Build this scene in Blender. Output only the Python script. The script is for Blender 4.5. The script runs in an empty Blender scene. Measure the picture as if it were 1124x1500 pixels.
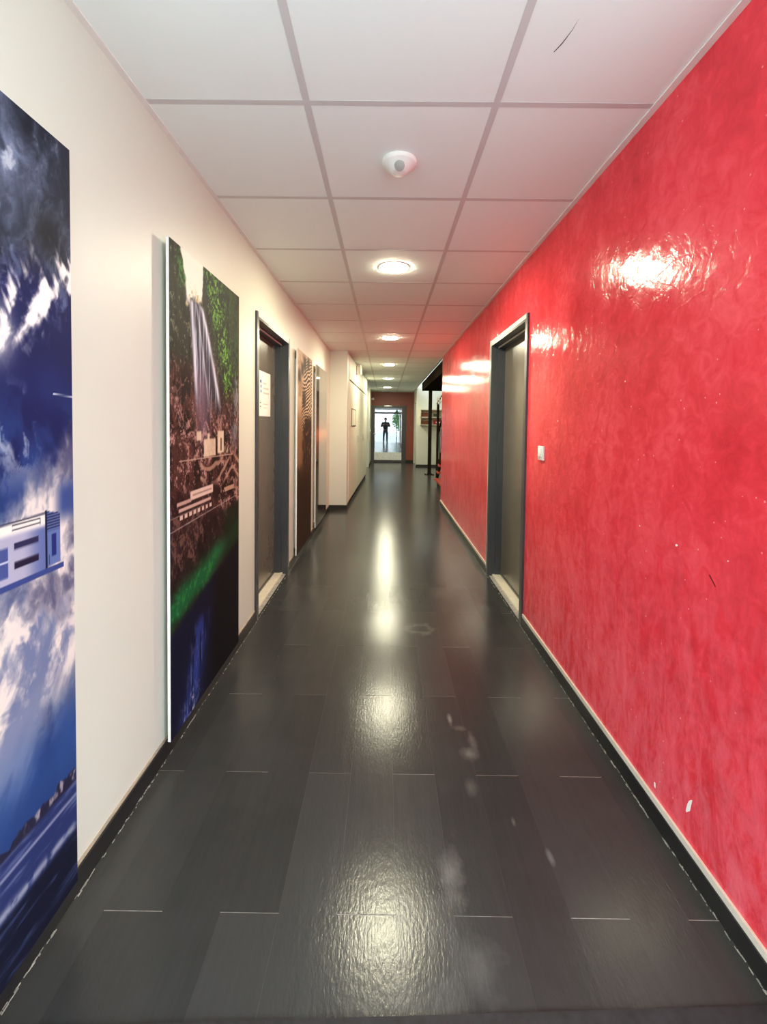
import bpy, math, random
import numpy as np
from mathutils import Vector, Matrix, Euler

# ------------------------------------------------------------------ camera
SC = bpy.context.scene
COL = SC.collection
HC, H = 1.342, 2.458            # eye height, ceiling height
XL, XR = -0.868, 0.938          # corridor walls
F_PX, YAW, PITCH, ROLL, PPX, PPY = 649.83, -0.00404, 0.03386, -0.01226, 562.1, 643.1
def cam_axes():
    cy, sy = math.cos(YAW), math.sin(YAW); cp, sp = math.cos(PITCH), math.sin(PITCH); cr, sr = math.cos(ROLL), math.sin(ROLL)
    Rz = np.array([[cy, sy, 0], [-sy, cy, 0], [0, 0, 1]]); Rx = np.array([[1, 0, 0], [0, cp, sp], [0, -sp, cp]])
    Ry = np.array([[cr, 0, sr], [0, 1, 0], [-sr, 0, cr]])
    return Rz @ Rx @ Ry
M = cam_axes()
cd = bpy.data.cameras.new('camera'); cam = bpy.data.objects.new('camera', cd); COL.objects.link(cam)
cd.sensor_fit = 'VERTICAL'; cd.sensor_height = 36.0; cd.lens = F_PX / 1500 * 36
cd.shift_x = (562 - PPX) / 1500; cd.shift_y = (PPY - 750) / 1500
cd.clip_start = 0.02; cd.clip_end = 300
r_, f_, u_ = M[:, 0], M[:, 1], M[:, 2]
cam.matrix_world = Matrix(((r_[0], u_[0], -f_[0], 0), (r_[1], u_[1], -f_[1], 0), (r_[2], u_[2], -f_[2], HC), (0, 0, 0, 1)))
SC.camera = cam
# ------------------------------------------------------------------ world, exposure
W = bpy.data.worlds.new('overcast_sky'); SC.world = W; W.use_nodes = True
W.node_tree.nodes['Background'].inputs[0].default_value = (0.87, 0.95, 1.0, 1)
W.node_tree.nodes['Background'].inputs[1].default_value = 6.5
LAMP_STRENGTH = 345.0
LAMP_COLOR = (1.0, 0.95, 0.68, 1)
SC.view_settings.view_transform = 'Standard'; SC.view_settings.look = 'None'
SC.view_settings.exposure = 0.38; SC.view_settings.gamma = 1.0; SC.view_settings.use_curve_mapping = False
SC.cycles.max_bounces = 10; SC.cycles.diffuse_bounces = 6; SC.cycles.glossy_bounces = 5; SC.cycles.transparent_max_bounces = 12
SC.cycles.use_denoising = True
SC.cycles.sample_clamp_indirect = 8.0
SC.cycles.caustics_reflective = False; SC.cycles.caustics_refractive = False
R = random.Random(7)

# ------------------------------------------------------------------ helpers
class MB:
    def __init__(s): s.v = []; s.f = []
    def add(s, v, f):
        o = len(s.v); s.v += [tuple(p) for p in v]; s.f += [tuple(i + o for i in q) for q in f]; return s
    def box(s, x0, x1, y0, y1, z0, z1):
        v = [(x, y, z) for z in (z0, z1) for y in (y0, y1) for x in (x0, x1)]
        return s.add(v, [(0, 2, 3, 1), (4, 5, 7, 6), (0, 1, 5, 4), (2, 6, 7, 3), (0, 4, 6, 2), (1, 3, 7, 5)])
    def bbox(s, x0, x1, y0, y1, z0, z1, b):          # box with chamfered edges
        a = []
        for (dx, dy, dz) in ((0, b, b), (b, 0, b), (b, b, 0)):
            a.append((x0 + dx, x1 - dx, y0 + dy, y1 - dy, z0 + dz, z1 - dz))
        import bmesh
        bm = bmesh.new(); bmesh.ops.create_cube(bm, size=1)
        for w in bm.verts: w.co = Vector(((x0 + x1) / 2 + w.co.x * (x1 - x0), (y0 + y1) / 2 + w.co.y * (y1 - y0), (z0 + z1) / 2 + w.co.z * (z1 - z0)))
        bmesh.ops.bevel(bm, geom=bm.edges[:], offset=b, segments=2, affect='EDGES', profile=0.5)
        bm.verts.index_update(); s.add([w.co[:] for w in bm.verts], [[w.index for w in q.verts] for q in bm.faces]); bm.free(); return s
    def tube(s, pts, rad, n=10, cap=True):
        pts = [Vector(p) for p in pts]; rr = rad if isinstance(rad, (list, tuple)) else [rad] * len(pts); rings = []
        for i, p in enumerate(pts):
            d = (pts[min(i + 1, len(pts) - 1)] - pts[max(i - 1, 0)]).normalized()
            a = Vector((0, 0, 1)) if abs(d.z) < .9 else Vector((1, 0, 0)); e1 = d.cross(a).normalized(); e2 = d.cross(e1)
            rings.append([p + (e1 * math.cos(t) + e2 * math.sin(t)) * rr[i] for t in [2 * math.pi * k / n for k in range(n)]])
        v = [q for r in rings for q in r]; f = []
        for i in range(len(pts) - 1):
            for k in range(n): f.append((i * n + k, i * n + (k + 1) % n, (i + 1) * n + (k + 1) % n, (i + 1) * n + k))
        if cap: f.append(tuple(range(n))[::-1]); f.append(tuple((len(pts) - 1) * n + k for k in range(n)))
        return s.add(v, f)
    def lathe(s, prof, c, n=40):                        # profile (r,z) about vertical axis at c
        v = []; f = []
        for r, z in prof:
            for k in range(n):
                t = 2 * math.pi * k / n; v.append((c[0] + r * math.cos(t), c[1] + r * math.sin(t), c[2] + z))
        for i in range(len(prof) - 1):
            for k in range(n): f.append((i * n + k, i * n + (k + 1) % n, (i + 1) * n + (k + 1) % n, (i + 1) * n + k))
        if prof[0][0] > 1e-6: f.append(tuple(range(n)))
        if prof[-1][0] > 1e-6: f.append(tuple((len(prof) - 1) * n + k for k in range(n)))
        return s.add(v, f)
    def prism_yz(s, poly, x0, x1):                      # polygon in (y,z) extruded along x
        n = len(poly); v = [(x0, y, z) for y, z in poly] + [(x1, y, z) for y, z in poly]
        f = [tuple(range(n)), tuple(range(2 * n - 1, n - 1, -1))] + [(i, i + n, (i + 1) % n + n, (i + 1) % n) for i in range(n)]
        return s.add(v, f)
    def mesh(s, name):
        import bmesh
        m = bpy.data.meshes.new(name); m.from_pydata(s.v, [], s.f)
        bm = bmesh.new(); bm.from_mesh(m); bmesh.ops.recalc_face_normals(bm, faces=bm.faces[:]); bm.to_mesh(m); bm.free(); m.update(); return m
    def build(s, name, mat, parent=None, smooth=False):
        m = s.mesh(name); m.materials.append(mat)
        if smooth:
            for p in m.polygons: p.use_smooth = True
            m.set_sharp_from_angle(angle=math.radians(35))
        return link(name, m, parent)
def link(name, data, parent=None, loc=None):
    o = bpy.data.objects.new(name, data); COL.objects.link(o)
    if parent: o.parent = parent
    if loc: o.location = loc
    return o
def tag(o, label, cat, group=None):
    o['label'] = label; o['category'] = cat
    if group: o['group'] = group
    return o
def struct(o, label=None):
    o['kind'] = 'structure'
    if label: o['label'] = label
    return o
def thing(name, loc, label, cat, group=None, rot=(0, 0, 0)):
    o = link(name, None, None, loc); o.rotation_euler = rot; o.empty_display_size = .1; return tag(o, label, cat, group)

# ------------------------------------------------------------------ materials
def base(name, col=(.5, .5, .5), rough=.5, spec=.5, metal=0, coat=0, coat_r=.1):
    m = bpy.data.materials.new(name); m.use_nodes = True; b = m.node_tree.nodes['Principled BSDF']
    b.inputs['Base Color'].default_value = (*col, 1); b.inputs['Roughness'].default_value = rough
    b.inputs['Specular IOR Level'].default_value = spec; b.inputs['Metallic'].default_value = metal
    b.inputs['Coat Weight'].default_value = coat; b.inputs['Coat Roughness'].default_value = coat_r
    return m, m.node_tree, b
def nd(t, typ, **kw):
    n = t.nodes.new(typ)
    for k, v in kw.items(): setattr(n, k, v)
    return n
def coords(t, scale=(1, 1, 1), rot=(0, 0, 0), world=True):
    mp = nd(t, 'ShaderNodeMapping'); mp.inputs['Scale'].default_value = scale; mp.inputs['Rotation'].default_value = rot
    if world: g = nd(t, 'ShaderNodeNewGeometry'); t.links.new(g.outputs['Position'], mp.inputs[0])
    else: g = nd(t, 'ShaderNodeTexCoord'); t.links.new(g.outputs['Object'], mp.inputs[0])
    return mp.outputs[0]
def noise(t, vec, scale, detail=4, rough=.55, dist=0):
    n = nd(t, 'ShaderNodeTexNoise'); n.inputs['Scale'].default_value = scale; n.inputs['Detail'].default_value = detail
    n.inputs['Roughness'].default_value = rough; n.inputs['Distortion'].default_value = dist; t.links.new(vec, n.inputs['Vector']); return n.outputs['Fac']
def ramp(t, fac, stops):
    r = nd(t, 'ShaderNodeValToRGB'); e = r.color_ramp.elements
    while len(e) < len(stops): e.new(.5)
    for i, (p, c) in enumerate(stops): e[i].position = p; e[i].color = (*c, 1) if len(c) == 3 else c
    t.links.new(fac, r.inputs[0]); return r.outputs[0]
def math_(t, op, a, b=None, c=None, clamp=False):
    n = nd(t, 'ShaderNodeMath', operation=op); n.use_clamp = clamp
    for i, x in enumerate((a, b, c)):
        if x is None: continue
        if isinstance(x, (int, float)): n.inputs[i].default_value = x
        else: t.links.new(x, n.inputs[i])
    return n.outputs[0]
def mixc(t, fac, a, b, mode='MIX'):
    n = nd(t, 'ShaderNodeMix', data_type='RGBA', blend_type=mode)
    for s, x in ((n.inputs[0], fac), (n.inputs[6], a), (n.inputs[7], b)):
        if isinstance(x, (int, float)): s.default_value = x
        elif isinstance(x, tuple): s.default_value = (*x, 1)
        else: t.links.new(x, s)
    return n.outputs[2]
def bump(t, b, h, strength, dist=.01, prev=None):
    n = nd(t, 'ShaderNodeBump'); n.inputs['Strength'].default_value = strength; n.inputs['Distance'].default_value = dist
    t.links.new(h, n.inputs['Height'])
    if prev is not None: t.links.new(prev, n.inputs['Normal'])
    t.links.new(n.outputs[0], b.inputs['Normal']); return n.outputs[0]
def simple(name, col, rough=.5, spec=.5, metal=0, nscale=0, namp=.15, coat=0, bstr=0):
    m, t, b = base(name, col, rough, spec, metal, coat)
    if nscale:
        f = noise(t, coords(t), nscale, 4)
        c = ramp(t, f, [(.25, tuple(x * (1 - namp) for x in col)), (.75, tuple(min(1, x * (1 + namp)) for x in col))])
        t.links.new(c, b.inputs['Base Color'])
        if bstr: bump(t, b, f, bstr, .004)
    return m

def cream_wall():
    m, t, b = base('cream_plaster', (.72, .66, .55), .45, .4)
    v = coords(t); big = noise(t, v, 1.3, 3); fine = noise(t, v, 160, 2)
    t.links.new(ramp(t, big, [(.3, (.615, .620, .540)), (.7, (.645, .650, .568))]), b.inputs['Base Color'])
    bump(t, b, fine, .06, .002); return m
def red_wall():
    m, t, b = base('red_glossy_plaster', (.62, .028, .035), .22, .20)
    v = coords(t)
    vs = coords(t, (1, 1, .35), (.5, 0, 0))                      # slanted trowel strokes
    a = noise(t, v, 1.7, 4, .5, .2); c = noise(t, vs, 7, 5, .6, .25); d = noise(t, v, 17, 5, .6, 1.0); e_ = noise(t, v, 60, 3, .6)
    mixf = math_(t, 'ADD', math_(t, 'ADD', math_(t, 'MULTIPLY', a, .36), math_(t, 'MULTIPLY', c, .32)), math_(t, 'MULTIPLY', d, .32))
    col = ramp(t, mixf, [(.36, (.56, .026, .036)), (.50, (.74, .043, .062)), (.63, (.86, .085, .110))])
    # pale rubbed specks in the plaster
    vor = nd(t, 'ShaderNodeTexVoronoi'); vor.inputs['Scale'].default_value = 24; t.links.new(v, vor.inputs['Vector'])
    sp = math_(t, 'MULTIPLY', math_(t, 'LESS_THAN', vor.outputs['Distance'], .07), math_(t, 'GREATER_THAN', c, .50))
    col = mixc(t, math_(t, 'MULTIPLY', sp, .55), col, (.85, .40, .38))
    # worn pinker mottling low on the wall, with daylight brightness painted in
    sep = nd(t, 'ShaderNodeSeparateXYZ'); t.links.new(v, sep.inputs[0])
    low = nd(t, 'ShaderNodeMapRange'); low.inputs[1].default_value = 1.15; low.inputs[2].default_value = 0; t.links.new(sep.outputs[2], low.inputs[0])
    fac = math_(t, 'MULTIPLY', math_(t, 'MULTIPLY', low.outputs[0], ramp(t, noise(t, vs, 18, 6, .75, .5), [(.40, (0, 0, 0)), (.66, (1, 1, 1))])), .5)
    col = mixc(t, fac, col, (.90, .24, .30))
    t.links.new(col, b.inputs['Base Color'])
    rr = ramp(t, c, [(.3, (.11, .11, .11)), (.7, (.17, .17, .17))]); t.links.new(rr, b.inputs['Roughness'])
    # broad hand-trowelled undulation, ridges, fine grain
    vor2 = nd(t, 'ShaderNodeTexVoronoi', feature='DISTANCE_TO_EDGE'); vor2.inputs['Scale'].default_value = 5.5
    ds = nd(t, 'ShaderNodeVectorMath', operation='ADD'); nn = nd(t, 'ShaderNodeTexNoise'); nn.inputs['Scale'].default_value = 3.0; t.links.new(v, nn.inputs['Vector'])
    t.links.new(v, ds.inputs[0]); t.links.new(nn.outputs['Color'], ds.inputs[1]); t.links.new(ds.outputs[0], vor2.inputs['Vector'])
    ridge = ramp(t, vor2.outputs['Distance'], [(0, (1, 1, 1)), (.05, (0, 0, 0))])
    p = bump(t, b, a, .10, .03); p = bump(t, b, c, .10, .010, p); p = bump(t, b, ridge, .06, .003, p); p = bump(t, b, d, .20, .008, p); bump(t, b, e_, .06, .002, p)
    return m
def floor_mat():
    m, t, b = base('dark_vinyl_plank', (.040, .038, .034), .33, .20)
    v = coords(t); vg = coords(t, (1, .06, 1)); grain = noise(t, vg, 60, 5, .7)
    oi = nd(t, 'ShaderNodeObjectInfo'); big = noise(t, v, 1.6, 4, .6)
    k = math_(t, 'ADD', math_(t, 'MULTIPLY', oi.outputs['Random'], .5), math_(t, 'MULTIPLY', grain, .5))
    col = ramp(t, k, [(.2, (.030, .031, .031)), (.8, (.046, .047, .046))])
    col = mixc(t, math_(t, 'MULTIPLY', ramp(t, big, [(.45, (0, 0, 0)), (.75, (1, 1, 1))]), .22), col, (.085, .082, .078))
    # dried spill smears and scuffs (each with its own place and outline)
    sep = nd(t, 'ShaderNodeSeparateXYZ'); t.links.new(v, sep.inputs[0]); wob = noise(t, v, 9, 4, .6)
    wob2 = noise(t, coords(t, (1, .4, 1)), 25, 4, .7)
    tot = None
    for (cx, cy, rx, ry, wd, am) in ((.360, 1.77, .045, .045, 1, .22), (.385, 1.85, .022, .09, 1, .20), (.350, 1.92, .045, .022, 1, .16), (.31, 1.98, .012, .05, 1, .30), (.215, 1.28, .05, .11, 1, .20),
                                     (.25, 1.06, .07, .10, 1, .10), (.24, 2.88, .09, .09, .4, .10), (.53, 1.34, .012, .03, 1, .25), (.45, 1.46, .008, .02, 1, .2),
                                     (.12, 1.05, .10, .16, .6, .05), (.33, 1.60, .025, .05, 1, .14)):
        dx = math_(t, 'DIVIDE', math_(t, 'SUBTRACT', sep.outputs[0], cx), rx); dy = math_(t, 'DIVIDE', math_(t, 'SUBTRACT', sep.outputs[1], cy), ry)
        d = math_(t, 'ADD', math_(t, 'SQRT', math_(t, 'ADD', math_(t, 'MULTIPLY', dx, dx), math_(t, 'MULTIPLY', dy, dy))), math_(t, 'MULTIPLY', math_(t, 'SUBTRACT', wob, .5), 2.2))
        ring = math_(t, 'ABSOLUTE', math_(t, 'SUBTRACT', d, .75)) if wd < 1 else d
        s = math_(t, 'MULTIPLY', math_(t, 'SUBTRACT', 1, math_(t, 'DIVIDE', ring, wd), clamp=True), am)
        tot = s if tot is None else math_(t, 'MAXIMUM', tot, s)
    tot = math_(t, 'MULTIPLY', tot, math_(t, 'ADD', .45, math_(t, 'MULTIPLY', wob2, 1.0)))
    vor = nd(t, 'ShaderNodeTexVoronoi'); vor.inputs['Scale'].default_value = 9; t.links.new(v, vor.inputs['Vector'])
    sp = math_(t, 'MULTIPLY', math_(t, 'LESS_THAN', vor.outputs['Distance'], .013), .8)
    tot = math_(t, 'MAXIMUM', tot, math_(t, 'MULTIPLY', sp, math_(t, 'GREATER_THAN', wob, .5)))
    col = mixc(t, tot, col, (.42, .41, .39)); t.links.new(col, b.inputs['Base Color'])
    rr = math_(t, 'ADD', .145, math_(t, 'MULTIPLY', grain, .09)); rr = math_(t, 'ADD', rr, math_(t, 'MULTIPLY', tot, .3)); t.links.new(rr, b.inputs['Roughness'])
    g2 = noise(t, coords(t, (1, .35, 1)), 130, 3, .6)
    p = bump(t, b, g2, .22, .0022); bump(t, b, noise(t, v, 3.5, 3), .10, .01, p)
    return m
def tile_mat():
    m, t, b = base('white_ceiling_tile', (.80, .79, .77), .75, .25)
    v = coords(t); oi = nd(t, 'ShaderNodeObjectInfo'); f = noise(t, v, 240, 2)
    t.links.new(ramp(t, oi.outputs['Random'], [(0, (.825, .905, .875)), (1, (.84, .92, .89))]), b.inputs['Base Color'])
    bump(t, b, f, .06, .002); return m
def emit(name, col, st):
    m = bpy.data.materials.new(name); m.use_nodes = True; t = m.node_tree; t.nodes.remove(t.nodes['Principled BSDF'])
    e = nd(t, 'ShaderNodeEmission'); e.inputs[0].default_value = col; e.inputs[1].default_value = st
    t.links.new(e.outputs[0], t.nodes['Material Output'].inputs[0]); return m
def glass_mat():
    m = bpy.data.materials.new('door_glass'); m.use_nodes = True; t = m.node_tree; t.nodes.remove(t.nodes['Principled BSDF'])
    tr = nd(t, 'ShaderNodeBsdfTransparent'); tr.inputs[0].default_value = (.80, .86, .84, 1)
    gl = nd(t, 'ShaderNodeBsdfGlossy'); gl.inputs['Roughness'].default_value = .0; gl.inputs[0].default_value = (.92, .97, 1, 1)
    lw = nd(t, 'ShaderNodeFresnel'); lw.inputs[0].default_value = 1.9
    f = math_(t, 'MULTIPLY', lw.outputs[0], 1.5, clamp=True)
    mx = nd(t, 'ShaderNodeMixShader'); t.links.new(f, mx.inputs[0]); t.links.new(tr.outputs[0], mx.inputs[1]); t.links.new(gl.outputs[0], mx.inputs[2])
    t.links.new(mx.outputs[0], t.nodes['Material Output'].inputs[0]); return m
def print_mat(name, rough, coat=0):
    m, t, b = base(name, (.5, .5, .5), rough, .12, 0, coat, .03)
    a = nd(t, 'ShaderNodeVertexColor'); a.layer_name = 'print'; t.links.new(a.outputs[0], b.inputs['Base Color']); return m

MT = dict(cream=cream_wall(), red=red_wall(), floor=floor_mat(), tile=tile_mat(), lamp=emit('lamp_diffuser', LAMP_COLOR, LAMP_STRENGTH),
    glass=glass_mat(),
    grid=simple('grid_bar_metal', (.60, .60, .59), .45, .4), joint=simple('pale_joint_dust', (.30, .29, .27), .7, .2, nscale=30, namp=.4),
    doorgrey=simple('grey_door_laminate', (.135, .118, .092), .24, .6, nscale=8, namp=.06),
    frame=simple('slate_frame_paint', (.050, .052, .056), .30, .5, nscale=12, namp=.08),
    framelight=simple('pale_edge_lit_head', (.66, .61, .52), .45, .4, nscale=20, namp=.08),
    black=simple('black_skirting', (.012, .012, .013), .35, .5, nscale=30, namp=.25),
    white=simple('white_plastic', (.80, .79, .75), .5, .3, nscale=15, namp=.03),
    paper=simple('white_paper', (.84, .83, .78), .6, .3, nscale=25, namp=.03),
    edge=simple('panel_edge', (.82, .82, .79), .4, .5, nscale=20, namp=.05),
    alu=simple('brushed_metal', (.55, .54, .52), .35, .5, 1.0, nscale=40, namp=.1),
    sill=simple('pale_sill', (.70, .65, .53), .4, .5, nscale=20, namp=.1),
    closet=simple('cream_closet_panel', (.66, .62, .50), .55, .5, nscale=3, namp=.04),
    gap=simple('dark_gap', (.03, .028, .025), .7, .2, nscale=9, namp=.2),
    brownred=simple('red_brown_paint', (.23, .055, .028), .45, .4, nscale=4, namp=.12),
    steel=simple('dark_painted_steel', (.018, .014, .010), .8, .0, nscale=10, namp=.2),
    redtread=simple('red_stair_tread', (.45, .05, .03), .4, .5, nscale=8, namp=.15),
    doorframe=simple('olive_black_frame', (.035, .032, .024), .35, .5, nscale=10, namp=.2),
    greysoft=simple('sensor_grey', (.33, .32, .29), .3, .5, nscale=40, namp=.05),
    ink_blue=simple('blue_ink', (.03, .07, .20), .6, .3, nscale=40, namp=.1), ink_grey=simple('grey_ink', (.50, .50, .44), .6, .3, nscale=40, namp=.1),
    ink_black=simple('black_ink', (.05, .04, .03), .6, .3, nscale=40, namp=.1), shelf=simple('cream_shelf_board', (.62, .55, .41), .5, .4, nscale=9, namp=.06),
    boxbrown=simple('brown_box', (.16, .05, .02), .6, .3, nscale=20, namp=.25), boxred=simple('red_box', (.30, .012, .02), .5, .4, nscale=20, namp=.2),
    boxgreen=simple('dark_green_binder', (.03, .045, .02), .5, .4, nscale=20, namp=.2),
    pave=simple('pale_paving', (.62, .63, .63), .6, .4, nscale=5, namp=.15), render_=simple('white_render', (.78, .79, .80), .7, .3, nscale=2, namp=.06),
    leaf=simple('leaf_green', (.10, .24, .07), .55, .4, nscale=2, namp=.5), bark=simple('bark', (.10, .07, .045), .8, .2, nscale=12, namp=.3),
    skin=simple('skin', (.48, .28, .20), .5, .4, nscale=20, namp=.06), jacket=simple('dark_jacket', (.030, .034, .040), .8, .2, nscale=30, namp=.2),
    jeans=simple('blue_jeans', (.06, .085, .15), .85, .2, nscale=40, namp=.2), hair=simple('dark_hair', (.02, .015, .012), .6, .3, nscale=60, namp=.3),
    winpane=simple('dark_window', (.08, .10, .12), .1, .6, nscale=2, namp=.2))

# ------------------------------------------------------------------ the room shell
YB = -1.55                                   # entrance behind the photographer
YC = .86                                     # where the corridor walls begin; wide porch added behind to let daylight in
YE = 15.6                                    # far wall
DL = (2.975, 3.915, 2.05); DR = (2.97, 3.945, 2.055)
WT = .22
# floor base and planks
bm_ = MB().box(XL - .3, 3.2, YB - .2, YE + .1, -.12, -.0006)
bm_.box(-2.2, XL - .3, YB - .2, YC, -.12, -.005)
floor = struct(bm_.build('floor', MT['joint']), 'dark vinyl plank floor of the corridor')
PW, PL, PX0, PY0 = .16, .98, .044, 1.17
mesh_cache = {}
def plank(x0, x1, y0, y1):
    key = (round(x1 - x0, 4), round(y1 - y0, 4))
    if key not in mesh_cache:
        w, l = key; mm = MB().box(0, w, 0, l, -.004, 0).mesh('plank'); mm.materials.append(MT['floor']); mesh_cache[key] = mm
    link('plank', mesh_cache[key], floor, (x0, y0, 0))
gaps = [.0016, .0018, .0022, .0026, .0020]
YP = 9.5
for k in range(-6, 6):
    xa, xb = max(PX0 + k * PW, XL - .001), min(PX0 + (k + 1) * PW, XR + .001)
    if xb - xa < .01: continue
    off = 0 if k % 2 else PL / 2
    y = PY0 + off - 4 * PL
    while y < YP:
        ya, yb = max(y, YB), min(y + PL, YP)
        if yb - ya > .02:
            g = R.choice(gaps); plank(xa + .00012, xb - .00012, ya, yb - g)
        y += PL
fb = MB()
for k in range(-6, 20):                        # far planks, too far off to tell apart
    xa, xb = PX0 + k * PW, PX0 + (k + 1) * PW
    y = PY0 + (0 if k % 2 else PL / 2) + 5 * PL
    while y < YE:
        ya, yb = y, min(y + PL, YE)
        if xa < XR - .01: ya = max(ya, YP)
        if xa >= XR - .01 and yb > 7.3: pass
        if yb - ya > .02 and not (xa < XR - .01 and yb <= YP): fb.box(max(xa, XL - .2) + .00012, min(xb, 3.1) - .00012, ya, yb - .0005, -.004, 0)
        y += PL
# alcove floor left of the far passage
fb.box(XR + .0012, PX0 + 6 * PW, 7.2, YP, -.004, 0)
fb.box(-1.9, PX0 - 6 * PW - .0002, 11.3, 13.8, -.004, 0)
fo = fb.build('far_plank', MT['floor'], floor); fo['kind'] = 'stuff'
fb = MB().box(-2.2, XL - .03, YB, YC, -.004, 0).box(XR + .03, 2.2, YB, YC, -.004, 0); fb.build('added_porch_floor', MT['pave'], floor)
th = MB().box(-.93, .93, -.05, .05, -.001, .006)
tho = struct(th.build('trim_1', simple('dark_threshold_rubber', (.018, .018, .020), .6, .3, nscale=40, namp=.4)), 'dark threshold strip across the corridor floor at the entrance')
tho.location = (0, .906, 0); tho.rotation_euler = (0, 0, math.radians(2.0)); 

# walls
def wall_open(name, x0, x1, y0, y1, z1, door, mat, label):
    b = MB(); b.box(x0, x1, y0, door[0], 0, z1); b.box(x0, x1, door[1], y1, 0, z1); b.box(x0, x1, door[0], door[1], door[2], z1)
    return struct(b.build(name, mat), label)
PIER_Y = 6.87
wl = wall_open('wall_left', XL - WT, XL, YC, PIER_Y, H + .1, DL, MT['cream'], 'cream plaster wall hung with tall photo panels')
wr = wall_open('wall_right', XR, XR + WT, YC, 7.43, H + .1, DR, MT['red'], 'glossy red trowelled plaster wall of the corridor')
# pier and alcove on the left, far block
struct(MB().box(XL - WT, -.597, PIER_Y, 7.13, 0, H + .1).build('wall_pier', MT['cream']), 'cream wall pier jutting into the corridor before the closet doors')
b = MB(); b.box(-2.1, -1.9, 11.0, 13.9, 0, H + .1); b.box(-2.0, -.92, 11.0, 11.3, 0, H + .1)
struct(b.build('wall_alcove', MT['cream']), 'cream wall of the side passage past the closet')
b = MB(); b.box(-2.0, -.505, 13.75, YE + .2, 0, H + .1)
struct(b.build('wall_left_far', MT['cream']), 'cream wall block beside the glazed end door')
# far wall with the door opening
EDX0, EDX1, EDZ = -.50, .72, 1.985
b = MB(); b.box(EDX1, 1.1, YE, YE + .2, 0, H + .1); b.box(EDX0, EDX1, YE, YE + .2, EDZ, H + .1); b.box(-.6, EDX0, YE, YE + .2, 0, H + .1)
struct(b.build('wall_far', MT['brownred']), 'red-brown end wall around the glazed door')
# stair lobby on the right
b = MB(); b.box(.986, 3.2, 14.05, 14.25, 0, 3.3); b.box(.986, 1.2, 14.25, 14.5, 0, 3.3); b.box(.986, 1.2, 15.35, YE + .2, 0, 3.3); b.box(.986, 1.2, 14.5, 15.35, 2.06, 3.3)
struct(b.build('wall_lobby', MT['cream']), 'cream wall behind the steel post in the stair lobby')
struct(MB().box(XR + WT, 3.0, 7.2, 7.42, 0, 3.3).build('wall_lobby_near', MT['cream']), 'cream back wall of the stair lobby behind the red wall')
b = MB(); b.box(3.0, 3.2, 7.2, 14.2, 0, 3.3)
struct(b.build('wall_right_far', MT['cream']), 'cream outer wall of the stair lobby')
struct(MB().box(XR + .03, 3.2, 7.2, 14.3, 3.2, 3.35).build('ceiling_lobby', MT['tile']), 'ceiling over the stair lobby')
d4 = struct(MB().box(1.05, 1.09, 14.5, 15.35, 0, 2.06).build('door_4', MT['gap']), 'dark side door beside the end wall')
MB().box(.99, 1.05, 14.5, 14.54, 0, 2.06).build('door_jamb', MT['frame'], d4)
# ceiling: slab, tiles, grid
ceil = struct(MB().box(XL - .25, XR + .03, YB - .1, YE + .1, H + .012, H + .10).build('ceiling', simple('ceiling_slab', (.6, .6, .58), .8, .2, nscale=3)), 'suspended ceiling of white square tiles in a metal grid')
MB().box(-2.2, XL - .25, YB - .1, YC, H + .0, H + .10).box(XR + .03, 2.2, YB - .1, YC, H, H + .1).build('added_porch_ceiling', MT['tile'], ceil)
MB().box(-2.1, XL - .25, 11.0, 14.0, H + .012, H + .10).build('alcove_ceiling', MT['tile'], ceil)
GX = [XL, -.2885, .3715, XR]; GY0, GP = 1.584, .652
ys = [GY0 + k * GP for k in range(-5, 23) if YB - .05 < GY0 + k * GP < YE - .1]; ys = [YB] + ys + [YE]
tmesh = {}
def tile(x0, x1, y0, y1):
    key = (round(x1 - x0, 4), round(y1 - y0, 4))
    if key not in tmesh: m_ = MB().box(0, key[0], 0, key[1], 0, .012).mesh('ceiling_tile'); m_.materials.append(MT['tile']); tmesh[key] = m_
    link('ceiling_tile', tmesh[key], ceil, (x0, y0, H + .0005))
for i in range(3):
    for j in range(len(ys) - 1): tile(GX[i] + .002, GX[i + 1] - .002, ys[j] + .002, ys[j + 1] - .002)
for x in GX[1:3]: MB().box(x - .012, x + .012, YB, YE, H - .0009, H).build('grid_bar', MT['grid'], ceil)
for y in ys[1:-1]:
    for i in range(3): MB().box(GX[i] + (.012 if i else 0), GX[i + 1] - (.012 if i < 2 else 0), y - .012, y + .012, H - .0008, H).build('cross_bar', MT['grid'], ceil)
for x0, x1, y1 in ((XL, XL + .022, PIER_Y), (XR - .024, XR, YE)): MB().box(x0, x1, YC, y1, H - .004, H).build('edge_trim', MT['white'], ceil)
sc_ = MB().add([(.517, 1.251, H - .0001), (.512, 1.29, H - .0001), (.500, 1.335, H - .0001), (.488, 1.364, H - .0001), (.490, 1.366, H - .0001), (.503, 1.336, H - .0001), (.5135, 1.29, H - .0001)], [(0, 1, 2, 3, 4, 5, 6)])
sc_.build('scratch', MT['gap'], ceil)
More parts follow.
